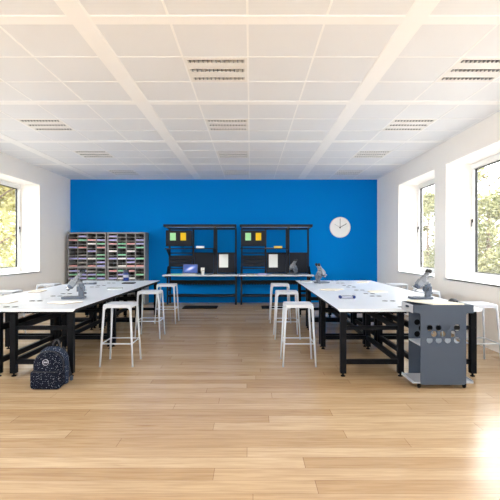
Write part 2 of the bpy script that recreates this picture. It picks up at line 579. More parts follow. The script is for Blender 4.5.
# windows
wn = 0
for side, x_in, sg in (('left', XL, -1), ('right', XR, 1)):
    for (y0, y1) in WINS:
        wn += 1
        xo = x_in + sg*REV
        root = bpy.data.objects.new('window_%d' % wn, None)
        COL.objects.link(root)
        root.location = (xo, (y0+y1)/2, SILL)
        tag(root, kind='structure')
        hw, hh = (y1-y0)/2, HEAD-SILL
        def fr_box(mb, w, a, b, ya, yb, za, zb):
            xa, xb = sorted((sg*a, sg*b))
            mb.box(xa, xb, ya, yb, za, zb)
        f = MB()
        W = 0.062
        for (ya, yb, za, zb) in ((-hw, hw, 0, W), (-hw, hw, hh-W, hh), (-hw, -hw+W, W, hh-W), (hw-W, hw, W, hh-W)):
            fr_box(f, W, 0.0, 0.075, ya, yb, za, zb)
        f.build('window_frame', M['pvc'], root, bevel=0.004)
        s_ = MB()
        W2 = 0.048
        i0 = W - 0.008
        for (ya, yb, za, zb) in ((-hw+i0, hw-i0, i0, i0+W2), (-hw+i0, hw-i0, hh-i0-W2, hh-i0), (-hw+i0, -hw+i0+W2, i0+W2, hh-i0-W2), (hw-i0-W2, hw-i0, i0+W2, hh-i0-W2)):
            fr_box(s_, W2, -0.014, 0.06, ya, yb, za, zb)
        sash = s_.build('window_sash', M['pvc'], root, bevel=0.005)
        g = MB()
        i1 = i0 + W2
        W3 = 0.012
        for (ya, yb, za, zb) in ((-hw+i1, hw-i1, i1, i1+W3), (-hw+i1, hw-i1, hh-i1-W3, hh-i1), (-hw+i1, -hw+i1+W3, i1+W3, hh-i1-W3), (hw-i1-W3, hw-i1, i1+W3, hh-i1-W3)):
            fr_box(g, W3, 0.012, 0.05, ya, yb, za, zb)
        g.build('gasket', M['gasket'], sash)
        gl = MB()
        xa, xb = sorted((sg*0.03, sg*0.036))
        gl.box(xa, xb, -hw+i1, hw-i1, i1, hh-i1)
        gl.build('pane', M['glass'], sash)
        hd = MB()
        hx = sorted((sg*-0.014, sg*-0.03))
        hd.box(hx[0], hx[1], hw-i0-W2+0.012, hw-i0-0.014, hh*0.5-0.03, hh*0.5+0.03)
        hx = sorted((sg*-0.03, sg*-0.045))
        hd.box(hx[0], hx[1], hw-i0-W2+0.016, hw-i0-0.018, hh*0.5-0.1, hh*0.5+0.02)
        hd.build('handle', M['sc_black'], root, bevel=0.003)
        # sill board
        sl = MB()
        xa, xb = sorted((xo, x_in - sg*0.03))
        sl.box(xa, xb, y0, y1, SILL-0.019, SILL)
        xa, xb = sorted((x_in - sg*0.0005, x_in - sg*0.03))
        sl.box(xa, xb, y0-0.04, y1+0.04, SILL-0.04, SILL)
        sl_o = sl.build('window_sill', M['reveal'], None, fixn=False)
        sl_o.parent = root
        sl_o.location = (-root.location[0], -root.location[1], -root.location[2])

# ================================================================== WORKTABLES
TH = 0.755
def make_table():
    """local +x = inner side, against the partner table"""
    r = thing('worktable', 'x', 'table', group='white topped worktables')
    W, D = 0.398, 0.7565
    t = MB()
    c_ = 0.016
    # knife-edge outer side
    for_outline = [(-W, TH), (W, TH), (W, TH-0.03), (-W+0.028, TH-0.03)]
    vs = [(x, -D, z) for x, z in for_outline] + [(x, D, z) for x, z in for_outline]
    t.add(vs, [(0,1,5,4)], 0); t.add(vs, [(0,3,2,1),(4,5,6,7),(1,2,6,5)], 0); t.add(vs, [(2,3,7,6),(3,0,4,7)], 1)
    top = t.build('tabletop', [M['top'], M['edge']], r)
    for y in (-0.59, 0.0, 0.59):
        g = MB()
        g.lathe([(0.0, 0.001), (0.024, 0.001), (0.026, 0.004), (0.033, 0.004), (0.036, 0.0)], (0.352, y, TH+0.0004), 20)
        g.build('cable_grommet', M['grommet'], top)
    lx, ly, hs = 0.318, D-0.078, 0.0325
    for sx in (-1, 1):
        for sy in (-1, 1):
            lg = MB()
            lg.box(sx*lx-hs, sx*lx+hs, sy*ly-hs, sy*ly+hs, 0.035, TH-0.055)
            lo = lg.build('leg', M['steel'], r, bevel=0.004)
            ft = MB()
            ft.cyl((sx*lx, sy*ly, 0.012), (sx*lx, sy*ly, 0.04), 0.011, n=12)
            ft.lathe([(0.0, 0.0), (0.026, 0.0), (0.026, 0.008), (0.014, 0.016), (0.0, 0.016)], (sx*lx, sy*ly, 0), 16)
            ft.build('levelling_foot', M['rubber'], lo)
    for sy in (-1, 1):
        for nm, z0, z1 in (('end_rail', 0.515, 0.56), ('foot_rail', 0.135, 0.19)):
            q = MB(); q.box(-lx+hs, lx-hs, sy*ly-0.02, sy*ly+0.02, z0, z1)
            q.build(nm, M['steel'], r, bevel=0.003)
        q = MB(); q.box(-W+0.05, W-0.02, sy*ly-0.03, sy*ly+0.03, TH-0.055, TH-0.0302)
        q.build('top_rail', M['steel'], r)
    for x, nm, z0, z1 in ((lx-0.01, 'side_beam', 0.50, 0.565), (lx-0.01, 'low_beam', 0.135, 0.195)):
        q = MB(); q.box(x-0.02, x+0.02, -ly+hs, ly-hs, z0, z1)
        q.build(nm, M['steel'], r, bevel=0.003)
    for x in (-lx, lx):
        q = MB(); q.box(x-0.03, x+0.03, -ly+0.03, ly-0.03, TH-0.055, TH-0.0302)
        q.build('side_rail', M['steel'], r)
    return r
tb = make_table()
first = True
rown = ['front', 'middle', 'back']
for gname, xa, xb in (('left', -2.308, -3.11), ('right', 1.345, 2.147)):
    aisle_rz, wall_rz = (PI, 0.0) if gname == 'left' else (0.0, PI)
    for which, x, rz in (('aisle', xa, aisle_rz), ('window', xb, wall_rz)):
        for k in range(3):
            place(tb, 'white topped black steel worktable, %s of the %s block, %s side' % (rown[k], gname, which),
                  (x, 4.85 + 0.7575 + 1.515*k, 0), rz, first)
            first = False

# ================================================================== STOOLS
SH = 0.742
def make_stool():
    r = thing('stool', 'x', 'stool', group='white metal stools')
    s_ = MB()
    hw = 0.17
    s_.prism(rrect(-hw, hw, -hw, hw, 0.035), 0.012, [rrect(-0.035, 0.035, -0.009, 0.009, 0.0085, 4)], lambda u, v, w: (u, v, SH-0.012+w))
    # folded apron with corner gussets
    def apron(frame):
        a = hw-0.006
        o = [(-a, SH-0.006), (-a-0.004, SH-0.085), (-a+0.016, SH-0.085)]
        o += [(-a+0.016+0.035*(1-math.cos(t)), SH-0.085+0.045*math.sin(t)) for t in [PI/2*i/6 for i in range(1, 7)]]
        o += [(-x, z) for x, z in reversed(o)]
        s_.prism(o, 0.008, (), frame)
    apron(lambda u, v, w: (u, -hw+0.002+w, v))
    apron(lambda u, v, w: (u, hw-0.002-w, v))
    apron(lambda u, v, w: (-hw+0.002+w, u, v))
    apron(lambda u, v, w: (hw-0.002-w, u, v))
    s_.build('seat', M['stool'], r, bevel=0.003)
    ft, tp = 0.196, 0.158
    def at(z): return ft + (tp-ft)*z/(SH-0.02)
    for sx in (-1, 1):
        for sy in (-1, 1):
            lg = MB()
            lg.cyl((sx*ft, sy*ft, 0.006), (sx*tp, sy*tp, SH-0.02), 0.0105, 0.0145, 12)
            lo = lg.build('leg', M['stool'], r)
            gl = MB(); gl.cyl((sx*ft, sy*ft, 0.0), (sx*(ft-0.0005), sy*(ft-0.0005), 0.012), 0.0125, n=12)
            gl.build('glide', M['slate_in'], lo)
    z = 0.275; a = at(z)
    for p, q in (((-a,-a),(a,-a)), ((a,-a),(a,a)), ((a,a),(-a,a)), ((-a,a),(-a,-a))):
        bar = MB(); bar.cyl((p[0], p[1], z), (q[0], q[1], z), 0.0075, n=10)
        bar.build('footrest_bar', M['stool'], r)
    return r
st = make_stool()
first = True
pos = ['front', 'middle', 'back']
SETS = [
    ('white metal stool on the aisle side of the left tables, %s of three', [(-1.605, 5.505), (-1.62, 7.18), (-1.615, 8.6)], pos, 0.0),
    ('white metal stool on the aisle side of the right tables, %s of three', [(0.586, 5.505), (0.58, 7.14), (0.573, 8.68)], pos, 0.0),
    ('white metal stool on the window side of the right tables, %s of three', [(2.805, 5.50), (2.835, 7.2), (2.835, 8.65)], pos, 0.0),
    ('white metal stool on the window side of the left tables, %s of two in view', [(-3.915, 7.15), (-3.925, 8.66)], ['front', 'back'], 0.0),
]
for lab, pts, nm, rz in SETS:
    for (x, y), n_ in zip(pts, nm):
        place(st, lab % n_, (x, y, 0), rz, first); first = False

# ================================================================== TROLLEY
def make_trolley(loc):
    r = thing('lab_trolley', 'slate grey steel trolley with honeycomb holes at the end of the right tables', 'trolley', loc)
    # outline of end panel: wide head, narrow body, flared foot
    wt, wb, z0, zc, zt = 0.305, 0.23, 0.044, 0.765, 0.848
    o = []
    o += arc(wt-0.012, zt-0.012, 0.012, 0, 90, 4) + arc(-wt+0.012, zt-0.012, 0.012, 90, 180, 4)
    o += [(-wt, zc)] + list(reversed(arc(-wb-0.022, zc-0.022, 0.022, 0, 90, 5)))[0:6]
    o += [(-wb, z0+0.02), (-wb+0.008, z0+0.008), (-wb+0.02, z0)]
    o += [(wb-0.02, z0), (wb-0.008, z0+0.008), (wb, z0+0.02)]
    o += arc(wb+0.022, zc-0.022, 0.022, 180, 90, 5)[0:6] + [(wt, zc)]
    holes = []
    for x in (-0.1375, -0.046, 0.0455, 0.137):
        holes.append(circle(x, 0.619, 0.0315)); holes.append(circle(x, 0.492, 0.0315))
    for x in (-0.0915, 0.0, 0.0915):
        holes.append(circle(x, 0.5555, 0.0315))
    for nm, y in (('front_panel', -0.17), ('rear_panel', 0.166)):
        p = MB(); p.prism(o, 0.004, holes, lambda u, v, w, y=y: (u, y+w, v)); p.build(nm, M['slate'], r)  # panel grey darkened, the shade on the front is in the colour
    t = MB()
    t.box(-wt, wt, -0.166, 0.166, 0.776, 0.782)
    for sx in (-1, 1):
        slot = rrect(-0.055, 0.055, 0.80, 0.826, 0.012, 4)
        t.prism(rrect(-0.166, 0.166, 0.765, 0.846, 0.004, 2), 0.004, [slot], (lambda u, v, w, sx=sx: (sx*(wt-0.004)+sx*w*0.9, u, v)))
    t.build('top_tray', M['slate_in'], r)  # paler than the panels: window light on the tray sides put into colour
    m_ = MB(); m_.box(-wb, wb, -0.166, 0.166, 0.430, 0.444)
    m_.build('middle_shelf', M['slate_in'], r)
    b = MB(); b.box(-wt, wt, -0.165, 0.165, 0.056, 0.070)
    b.box(-wt, -wt+0.004, -0.165, 0.165, 0.07, 0.085); b.box(wt-0.004, wt, -0.165, 0.165, 0.07, 0.085)
    b.build('base_shelf', M['slate_in'], r)
    for sx in (-1, 1):
        for sy in (-1, 1):
            x, y = sx*0.23, sy*0.125
            k = MB()
            k.cyl((x-0.011, y, 0.022), (x+0.011, y, 0.022), 0.022, n=18)
            w_ = k.build('caster_wheel', M['rubber'], r, bevel=0.003)
            k = MB(); k.box(x-0.016, x-0.013, y-0.014, y+0.014, 0.018, 0.052); k.box(x+0.013, x+0.016, y-0.014, y+0.014, 0.018, 0.052); k.box(x-0.018, x+0.018, y-0.018, y+0.018, 0.05, 0.056)
            k.build('caster_fork', M['steel'], w_)
    return r
TR = (1.94, 4.635, 0)
make_trolley(TR)
# drawing board, tape roll and knob in the trolley tray
o = MB(); o.prism([(-0.27, 0.15), (-0.12, -0.172), (0.195, -0.172), (0.05, 0.16)], 0.014, (), lambda u, v, w: (u, v, w))
o = o.build('drawing_pad', M['cream']); o.location = (1.955, 4.637, 0.8485)
tag(o, 'cream drawing pad lying across the top of the grey trolley', 'pad')
pad = o
o = MB(); o.lathe([(0.024, 0), (0.046, 0), (0.05, 0.01), (0.05, 0.04), (0.046, 0.05), (0.024, 0.05), (0.024, 0)], n=24)
o = o.build('tape_roll', M['grommet']); o.location = (2.13, 4.745, 0.8125); o.rotation_euler = (0, PI/2, 0.4)
o.location = (2.14, 4.735, 0.8328)
tag(o, 'grey tape roll standing in the trolley tray behind the pad', 'tape')
o = MB(); o.cyl((0,0,0), (0,0,0.07), 0.011, n=16); o.lathe([(0.0,0.07),(0.013,0.07),(0.015,0.076),(0.013,0.083),(0,0.084)], n=16)
o = o.build('glue_stick', M['grommet']); o.location = (2.185, 4.70, 0.7825)
tag(o, 'short grey stick standing in the right corner of the trolley tray', 'glue stick')

# ================================================================== MICROSCOPES
def make_scope():
    r = thing('microscope', 'x', 'microscope', group='binocular microscopes')
    b = MB(); b.prism(rrect(-0.145, 0.145, -0.088, 0.088, 0.03), 0.026, (), lambda u, v, w: (u, v, 0.004+w))
    b.box(-0.12, -0.09, -0.07, -0.04, 0, 0.004); b.box(0.09, 0.12, -0.07, -0.04, 0, 0.004); b.box(-0.12, -0.09, 0.04, 0.07, 0, 0.004); b.box(0.09, 0.12, 0.04, 0.07, 0, 0.004)
    b.build('base', M['sc_mid'], r, bevel=0.005)
    s_ = MB(); s_.lathe([(0, 0.0345), (0.042, 0.0345), (0.047, 0.030)], (-0.065, 0, 0), 28); s_.build('stage_plate', M['sc_light'], r)
    for y in (-0.05, 0.05):
        k = MB(); k.beam((-0.03, y, 0.035), (-0.1, y*0.55, 0.037), 0.008, 0.003); k.build('stage_clip', M['sc_metal'], r)
    p = MB(); p.prism(rrect(0.062, 0.128, -0.032, 0.032, 0.012), 0.175, (), lambda u, v, w: (u, v, 0.03+w)); 
    p.box(0.045, 0.135, -0.04, 0.04, 0.095, 0.165)
    p.build('pillar', M['sc_mid'], r, bevel=0.004)
    for sy in (-1, 1):
        k = MB(); k.cyl((0.09, sy*0.04, 0.13), (0.09, sy*0.078, 0.13), 0.026, 0.024, 20); k.cyl((0.09, sy*0.078, 0.13), (0.09, sy*0.09, 0.13), 0.015, 0.014, 16)
        k.build('focus_knob', M['sc_mid'], r)
    k = MB(); k.cyl((0.128, 0, 0.075), (0.16, 0, 0.075), 0.013, 0.016, 14); k.build('lock_knob', M['sc_mid'], r)
    a = MB(); a.beam((0.105, 0, 0.205), (0.0, 0, 0.215), 0.06, 0.05); a.build('arm', M['sc_light'], r, bevel=0.008)
    d = Vector((0.19, 0, 0.245)).normalized(); n = Vector((-d.z, 0, d.x)); Y = Vector((0,1,0))
    P = lambda t, off=0.0, y=0.0: Vector((-0.075, 0, 0.125)) + d*t + n*off + Y*y
    h = MB(); h.obox(P(0.11), d*0.042, Y*0.046, n*0.042); h.obox(P(0.165, -0.006), d*0.026, Y*0.056, n*0.030)
    h.build('head', M['sc_light'], r, bevel=0.009)
    c_ = MB(); c_.cyl(P(0.045), P(0.08), 0.043, 0.04, 24); c_.cyl(P(0.03), P(0.046), 0.034, 0.043, 24)
    c_.build('turret', M['sc_mid'], r)
    ob = MB(); ob.cyl(P(-0.012), P(0.032), 0.02, 0.026, 20); ob.cyl(P(0.015), P(0.055), 0.016, 0.019, 16, 0)
    ob.build('objective', M['sc_metal'], r)
    o2 = MB(); o2.cyl(P(0.03, 0.03, 0.018), P(0.0, 0.043, 0.03), 0.012, 0.010, 14); o2.build('objective', M['sc_metal'], r)
    for sy in (-1, 1):
        e = MB(); e.cyl(P(0.17, 0, sy*0.036), P(0.24, 0, sy*0.036), 0.0205, 0.0195, 20); e.cyl(P(0.235, 0, sy*0.036), P(0.285, 0, sy*0.036), 0.0165, 0.0165, 20)
        eo = e.build('eyepiece_tube', M['sc_light'], r)
        e = MB(); e.cyl(P(0.28, 0, sy*0.036), P(0.29, 0, sy*0.036), 0.022, 0.0255, 20); e.cyl(P(0.29, 0, sy*0.036), P(0.322, 0, sy*0.036), 0.0255, 0.024, 20)
        e.build('eye_cup', M['sc_black'], eo)
    return r
sc_ = make_scope()
ZT = TH + 0.0008
place(sc_, 'grey binocular microscope on the front left table, before the pigeonholes', (-2.335, 5.87, ZT), math.radians(6), True)
place(sc_, 'binocular microscope on the right tables just behind the grey trolley', (2.245, 5.86, ZT), math.radians(3))
place(sc_, 'binocular microscope at the far end of the right tables, eyepieces turned to the aisle', (1.385, 8.62, ZT), math.radians(215))
place(sc_, 'binocular microscope standing on the blue wall workbench beside the clock end', (1.06, 11.25, 0.7808), math.radians(-40))

# ================================================================== WALL WORKBENCHES
BH = 0.78
def make_bench():
    r = thing('wall_workbench', 'x', 'workbench', group='charcoal workbenches at the blue wall')
    def B(nm, m, *boxes, bevel=0.003, parent=None):
        q = MB()
        for bx in boxes: q.box(*bx)
        return q.build(nm, m, parent or r, bevel=bevel)
    YW = 11.85
    top = B('desktop', M['benchtop'], (-0.935, 0.935, 11.0, 11.72, BH-0.032, BH), bevel=0.004)
    for sx in (-1, 1):
        for y in (11.38, 11.74):
            l = B('leg', M['bench'], (sx*0.875-0.021, sx*0.875+0.021, y-0.021, y+0.021, 0.01, BH-0.033))
            q = MB(); q.cyl((sx*0.875, y, 0), (sx*0.875, y, 0.012), 0.024, n=14); q.build('levelling_foot', M['rubber'], l)
        B('side_rail', M['bench'], (sx*0.875-0.015, sx*0.875+0.015, 11.40, 11.72, 0.34, 0.38))
        B('desk_bracket', M['bench'], (sx*0.875-0.02, sx*0.875+0.02, 11.06, 11.72, BH-0.075, BH-0.033))
    # uprights
    for x, w in ((-0.865, 0.045), (-0.245, 0.045), (0.333, 0.1), (0.868, 0.045)):
        B('upright', M['bench'], (x-w/2, x+w/2, 11.60, 11.64, BH, 1.975))
    B('top_beam', M['bench'], (-0.89, 0.89, 11.595, 11.645, 1.93, 1.975))
    B('mid_beam', M['bench'], (-0.84, 0.845, 11.605, 11.635, 1.305, 1.335))
    cn = B('overhead_light_bar', M['bench'], (-0.905, 0.90, 10.96, 11.14, 1.972, 2.035), bevel=0.006)
    B('light_diffuser', M['lamp_white'], (-0.86, 0.86, 10.99, 11.11, 1.968, 1.973), parent=cn)
    for x in (-0.865, 0.335, 0.868):
        q = MB(); q.beam((x, 11.62, 1.96), (x, 11.05, 1.985), 0.035, 0.03); q.build('light_arm', M['bench'], r)
    cb = MB(); cb.box(-0.88, -0.245, 11.17, 11.60, 1.50, 1.895)
    co = cb.build('overhead_cabinet', M['bench'], r, bevel=0.004)
    fl = B('cabinet_flap', M['bench'], (-0.878, -0.247, 11.15, 11.168, 1.503, 1.892), parent=co)
    B('flap_lock', M['edge'], (-0.572, -0.552, 11.145, 11.15, 1.515, 1.535), parent=co)
    sh = B('shelf', M['bench'], (-0.90, 0.335, 11.12, 11.60, 1.422, 1.446))
    for x in (-0.865, 0.305):
        q = MB(); q.prism([(11.60, 1.422), (11.18, 1.422), (11.18, 1.405), (11.50, 1.25), (11.60, 1.25)], 0.012, (), lambda u, v, w, x=x: (x-0.006+w, u, v))
        q.build('shelf_bracket', M['bench'], r)
    B('back_panel', M['bench'], (-0.215, 0.28, 11.60, 11.625, BH+0.02, 1.31))
    B('back_panel', M['bench'], (0.39, 0.84, 11.60, 11.625, BH+0.02, 1.31))
    for k in range(3):
        q = MB(); z = 0.965 + k*0.098
        q.prism([(11.60, z), (11.585, z+0.004), (11.592, z+0.088), (11.575, z+0.094), (11.60, z+0.096)], 1.0, (), lambda u, v, w: (-0.84+w*0.57, u, v))
        q.build('louvre_panel', M['bench'], r)
    B('tool_rail', M['bench'], (-0.84, -0.27, 11.59, 11.62, 0.905, 0.93))
    tr = MB(); tr.box(-0.85, 0.85, 11.47, 11.475, 0.525, 0.61)
    tr.box(-0.85, 0.85, 11.47, 11.60, 0.605, 0.612)
    for k in range(42):
        x = -0.84 + k*0.0405
        tr.box(x, x+0.022, 11.468, 11.477, 0.50, 0.53)
    tr.build('cable_tray', M['edge'], r)
    B('footrest_shelf', M['bench'], (-0.86, 0.86, 11.36, 11.70, 0.20, 0.245))
    for sx in (-1, 1):
        q = MB(); q.prism([(11.58, BH), (11.30, BH), (11.33, BH+0.03), (11.47, BH+0.19), (11.58, BH+0.2)], 0.02, (), lambda u, v, w, sx=sx: (sx*0.885-0.01+w, u, v))
        q.build('end_gusset', M['edge'], r)
    return r
wb = make_bench()
BX1, BX2 = -1.25, 0.638
place(wb, 'charcoal wall workbench with an open laptop and white cup on it', (BX1, 0, 0), 0, True)
place(wb, 'charcoal wall workbench nearer the clock, with a microscope on it', (BX2, 0, 0), 0)

def sheet(name, label, cat, x0, x1, y0, y1, z0, z1, m, group=None, rz=0.0, bevel=0.0):
    cx, cy = (x0+x1)/2, (y0+y1)/2
    q = MB(); q.box(x0-cx, x1-cx, y0-cy, y1-cy, 0, z1-z0)
    o = q.build(name, m, None, (cx, cy, z0), bevel)
    o.rotation_euler = (0, 0, rz)
    return tag(o, label, cat, group)
for nm, bx in (('left', BX1), ('right', BX2)):
    t = 'on the laptop bench cabinet' if nm == 'left' else 'on the cabinet nearer the clock'
    sheet('paper_note', 'mint green note stuck %s' % t, 'note', bx-0.77, bx-0.625, 11.1455, 11.1495, 1.64, 1.83, M['mint'], 'notes on the overhead cabinets')
    sheet('paper_note', 'yellow note stuck %s' % t, 'note', bx-0.508, bx-0.37, 11.1455, 11.1495, 1.64, 1.83, M['yellow'], 'notes on the overhead cabinets')
sheet('pinned_sheet', 'white sheet pinned to the panel right of the white cup', 'paper', -0.82, -0.585, 11.594, 11.599, 0.945, 1.288, M['paper'], 'sheets pinned to the bench panels')
sheet('pinned_sheet', 'white sheet pinned to the panel left of the bench microscope', 'paper', 0.48, 0.71, 11.594, 11.599, 0.945, 1.288, M['paper'], 'sheets pinned to the bench panels')
sheet('card_box', 'small white box on the shelf above the laptop', 'box', -1.375, -1.18, 11.2, 11.36, 1.4465, 1.50, M['paper'], 'boxes on the bench shelves', bevel=0.003)
sheet('card_box', 'small yellow box on the shelf nearer the clock', 'box', 0.60, 0.80, 11.2, 11.36, 1.4465, 1.50, M['yellowbox'], 'boxes on the bench shelves', bevel=0.003)
sheet('paper_sheet', 'thin white sheet on the shelf beside the yellow box', 'paper', 0.35, 0.575, 11.15, 11.4, 1.4465, 1.455, M['greyp'])
sheet('folder', 'green folder on the workbench left of the laptop', 'folder', -1.98, -1.725, 11.05, 11.3, BH+0.0005, BH+0.022, M['green'], bevel=0.003)
sheet('book', 'lilac book lying on the workbench under the pinned sheet', 'book', 0.19, 0.415, 11.06, 11.25, BH+0.0005, BH+0.034, M['lilac'], bevel=0.003)
sheet('paper_pad', 'pale pad on the workbench left of the lilac book', 'pad', -0.12, 0.09, 11.06, 11.28, BH+0.0005, BH+0.02, M['greyp'])
sheet('paper_pad', 'pale pad on the workbench between lilac book and microscope', 'pad', 0.55, 0.8, 11.06, 11.28, BH+0.0005, BH+0.018, M['greyp'])
sheet('paper_pad', 'pale pad on the workbench right of the white cup', 'pad', -0.93, -0.66, 11.06, 11.28, BH+0.0005, BH+0.016, M['greyp'])

# laptop
r = thing('laptop', 'open laptop with a blue lit screen on the workbench', 'laptop', (-1.535, 11.2, BH+0.0005))
q = MB(); q.box(-0.195, 0.195, -0.12, 0.12, 0.002, 0.02); q.build('keyboard_base', M['lapgrey'], r, bevel=0.004)
q = MB()
for i in range(12):
    for j in range(4):
        q.box(-0.165+i*0.0277, -0.165+i*0.0277+0.023, -0.01+j*0.026, -0.01+j*0.026+0.021, 0.02, 0.0225)
q.build('keys', M['key'], r)
q = MB(); q.box(-0.05, 0.05, -0.105, -0.03, 0.02, 0.0208); q.build('touchpad', M['key'], r)
lid = MB(); lid.box(-0.195, 0.195, -0.005, 0.006, 0.0, 0.245)
lo = lid.build('screen_lid', M['bezel'], r, (0, 0.122, 0.02), bevel=0.003); lo.rotation_euler = (math.radians(-10), 0, 0)
q = MB(); q.box(-0.18, 0.18, -0.0058, -0.005, 0.016, 0.232); q.build('display', M['screen'], lo)
# cup
r = thing('cup', 'white cup standing on the workbench right of the laptop', 'cup', (-1.20, 11.15, BH+0.0005))
q = MB(); q.lathe([(0, 0), (0.034, 0), (0.038, 0.005), (0.05, 0.155), (0.05, 0.162), (0.046, 0.162), (0.036, 0.02), (0, 0.018)], n=28); q.build('cup_body', M['cup'], r)
q = MB(); q.lathe([(0.0455, 0.163), (0.054, 0.158), (0.054, 0.168), (0.046, 0.178), (0, 0.178)], n=28); q.build('lid', M['cup'], r)
q = MB(); q.lathe([(0.0405, 0.05), (0.0412, 0.05), (0.0465, 0.11), (0.0458, 0.11)], n=28); q.build('sleeve', M['cardboard'], r)

# floor mats
for nm, x0, x1 in (('laptop workbench', -1.63, -0.81), ('workbench nearer the clock', 0.275, 1.09)):
    q = MB(); cx = (x0+x1)/2
    q.prism(rrect(-0.415, 0.415, -0.26, 0.26, 0.05), 0.014, ())
    o = q.build('floor_mat', M['mat'], None, (cx, 10.82, 0.0005), 0.005)
    tag(o, 'black standing mat on the floor before the %s' % nm, 'mat', 'standing mats at the wall workbenches')

# wall clock
r = thing('wall_clock', 'round white wall clock on the blue wall', 'clock', (2.385, 11.848, 2.002))
def disc(mb, prof): # lathe around -Y
    t = MB(); t.lathe(prof, n=48)
    mb.add([(x, -z, y) for x, y, z in t.v], t.f, 0, True)
q = MB(); disc(q, [(0, 0), (0.27, 0), (0.277, 0.008), (0.277, 0.04), (0.27, 0.047), (0.264, 0.047), (0.262, 0.036), (0.262, 0.03)]); q.build('case', M['clockrim'], r)
q = MB(); disc(q, [(0.263, 0.03), (0, 0.03)]); q.build('dial', M['clockface'], r)
def hand(nm, ang, L, w, y, m, back=0.03):
    q = MB(); d = Vector((math.sin(ang), 0, math.cos(ang)))
    q.beam(-d*back + Vector((0, y, 0)), d*L + Vector((0, y, 0)), w, 0.002, up=(0, 1, 0)); q.build(nm, m, r)
hand('minute_hand', 0.0, 0.235, 0.010, -0.034, M['sc_black'])
hand('hour_hand', math.radians(60), 0.20, 0.013, -0.037, M['sc_black'])
hand('second_hand', math.radians(-61), 0.17, 0.0045, -0.040, M['grommet'])
q = MB(); disc(q, [(0.017, 0.03), (0.017, 0.044), (0, 0.044)]); q.build('hub', M['sc_black'], r)

# ================================================================== PIGEONHOLE CABINETS
NR, NC = 18, 4
PIT = 0.0955
def make_pigeon(W):
    r = thing('pigeonhole_cabinet', 'x', 'cabinet', group='grey pigeonhole cabinets')
    y0, y1 = 11.42, 11.84
    Ht = 1.855
    q = MB(); q.box(0, 0.03, y0, y1, 0, Ht); q.build('side_panel', M['cab'], r, bevel=0.002)
    q = MB(); q.box(W-0.03, W, y0, y1, 0, Ht); q.build('side_panel', M['cab'], r, bevel=0.002)
    q = MB(); q.box(0.03, W-0.03, y0, y1, Ht-0.035, Ht-0.0005); q.build('top_panel', M['cab'], r)
    q = MB(); q.box(0.03, W-0.03, y1-0.01, y1, 0, Ht-0.035); q.build('back_panel', M['cab_in'], r)
    q = MB(); q.box(0.03, W-0.03, y0+0.02, y1-0.012, 0, 0.06); q.build('plinth', M['cab_in'], r)
    zt = Ht-0.035
    sh = MB()
    zs = []
    z = zt
    for k in range(NR):
        if k == 9:
            sh.box(0.03, W-0.03, y0, y1-0.01, z-0.033, z); z -= 0.033
        z -= PIT
        zs.append(z)
        if z > 0.05: sh.box(0.03, W-0.03, y0+0.004, y1-0.01, z-0.0, z+0.012)
    sh.build('shelves', M['cab'], r)
    dv = MB()
    cw = (W-0.06-3*0.022)/4
    xs = []
    for c_ in range(NC):
        x = 0.03 + c_*(cw+0.022)
        xs.append((x, x+cw))
        if c_ < 3: dv.box(x+cw, x+cw+0.022, y0+0.002, y1-0.01, 0.06, zt)
    dv.build('dividers', M['cab'], r)
    return r, xs, zs
G1 = ["-L--", "PGPL", "--WG", "LP-P", "--L-", "-g-G", "LLWG", "-g-L", "PgPL", "LLg-", "GLLG", "LLGL"]
G2 = ["L---", "L--L", "PGPL", "-G-G", "W-W-", "-G--", "LWLG", "--L-", "-WPP", "PGP-", "-L-G", "LWW-"]
NUM = ['first', 'second', 'third', 'fourth', 'fifth', 'sixth', 'seventh', 'eighth', 'ninth', 'tenth', 'eleventh', 'twelfth']
CN = {'L': ('lilac', 'lilac'), 'P': ('pink', 'pink'), 'G': ('green', 'green'), 'W': ('white', 'paper'), 'g': ('grey', 'greyp')}
for W, x0, grid, nm, lab in ((0.985, -4.70, G1, 'left', 'grey pigeonhole cabinet in the corner, half behind the microscope'),
                              (0.965, -3.68, G2, 'right', 'grey pigeonhole cabinet nearer the workbenches')):
    r, xs, zs = make_pigeon(W)
    r.location = (x0, 0, 0); r['label'] = lab
    for i, row in enumerate(grid):
        for j, ch in enumerate(row):
            if ch == '-': continue
            cn, mk = CN[ch]
            a, b = xs[j]
            hgt = 0.034 if ch != 'g' else 0.024
            sheet('paper_stack', '%s paper stack in the %s pigeonhole cabinet, %s row, %s column' % (cn, nm, NUM[i], NUM[j]), 'paper',
                  x0+a+0.006, x0+b-0.006, 11.428, 11.72, zs[i]+0.0125, zs[i]+0.0125+hgt, M[mk], 'paper stacks in the pigeonholes')

# ================================================================== THINGS ON THE TABLES
def irregular(name, label, cat, pts, z, t, m, under=None, group=None):
    cx = sum(p[0] for p in pts)/len(pts); cy = sum(p[1] for p in pts)/len(pts)
    q = MB(); q.prism([(x-cx, y-cy) for x, y in pts], t)
    if under is not None:
        o = q.build(name, [m], None, (cx, cy, z))
    else:
        o = q.build(name, m, None, (cx, cy, z))
    return tag(o, label, cat, group)
def px(x, y, z=TH):
    d = (1.4 - z)*444.0/(y-250.0)
    return ((x-250.5)*d/444.0, d)
ZI = TH + 0.0008
SHEETS = 'cream exercise sheets on the left tables'
def pad_on_table(label, corners, t=0.012, top='paper', bottom='cardboard', group=None, cat='notebook', nm='notebook'):
    pts = [px(*c_) for c_ in corners]
    cx = sum(p[0] for p in pts)/len(pts); cy = sum(p[1] for p in pts)/len(pts)
    r = thing(nm, label, cat, (cx, cy, ZI), group=group)
    q = MB(); q.prism([(x-cx, y-cy) for x, y in pts], t*0.45); q.build('cover', M[bottom], r)
    q = MB(); q.prism([((x-cx)*0.985, (y-cy)*0.985) for x, y in pts], t*0.55, (), lambda u, v, w: (u, v, w+t*0.45)); q.build('pages', M[top], r)
    return r
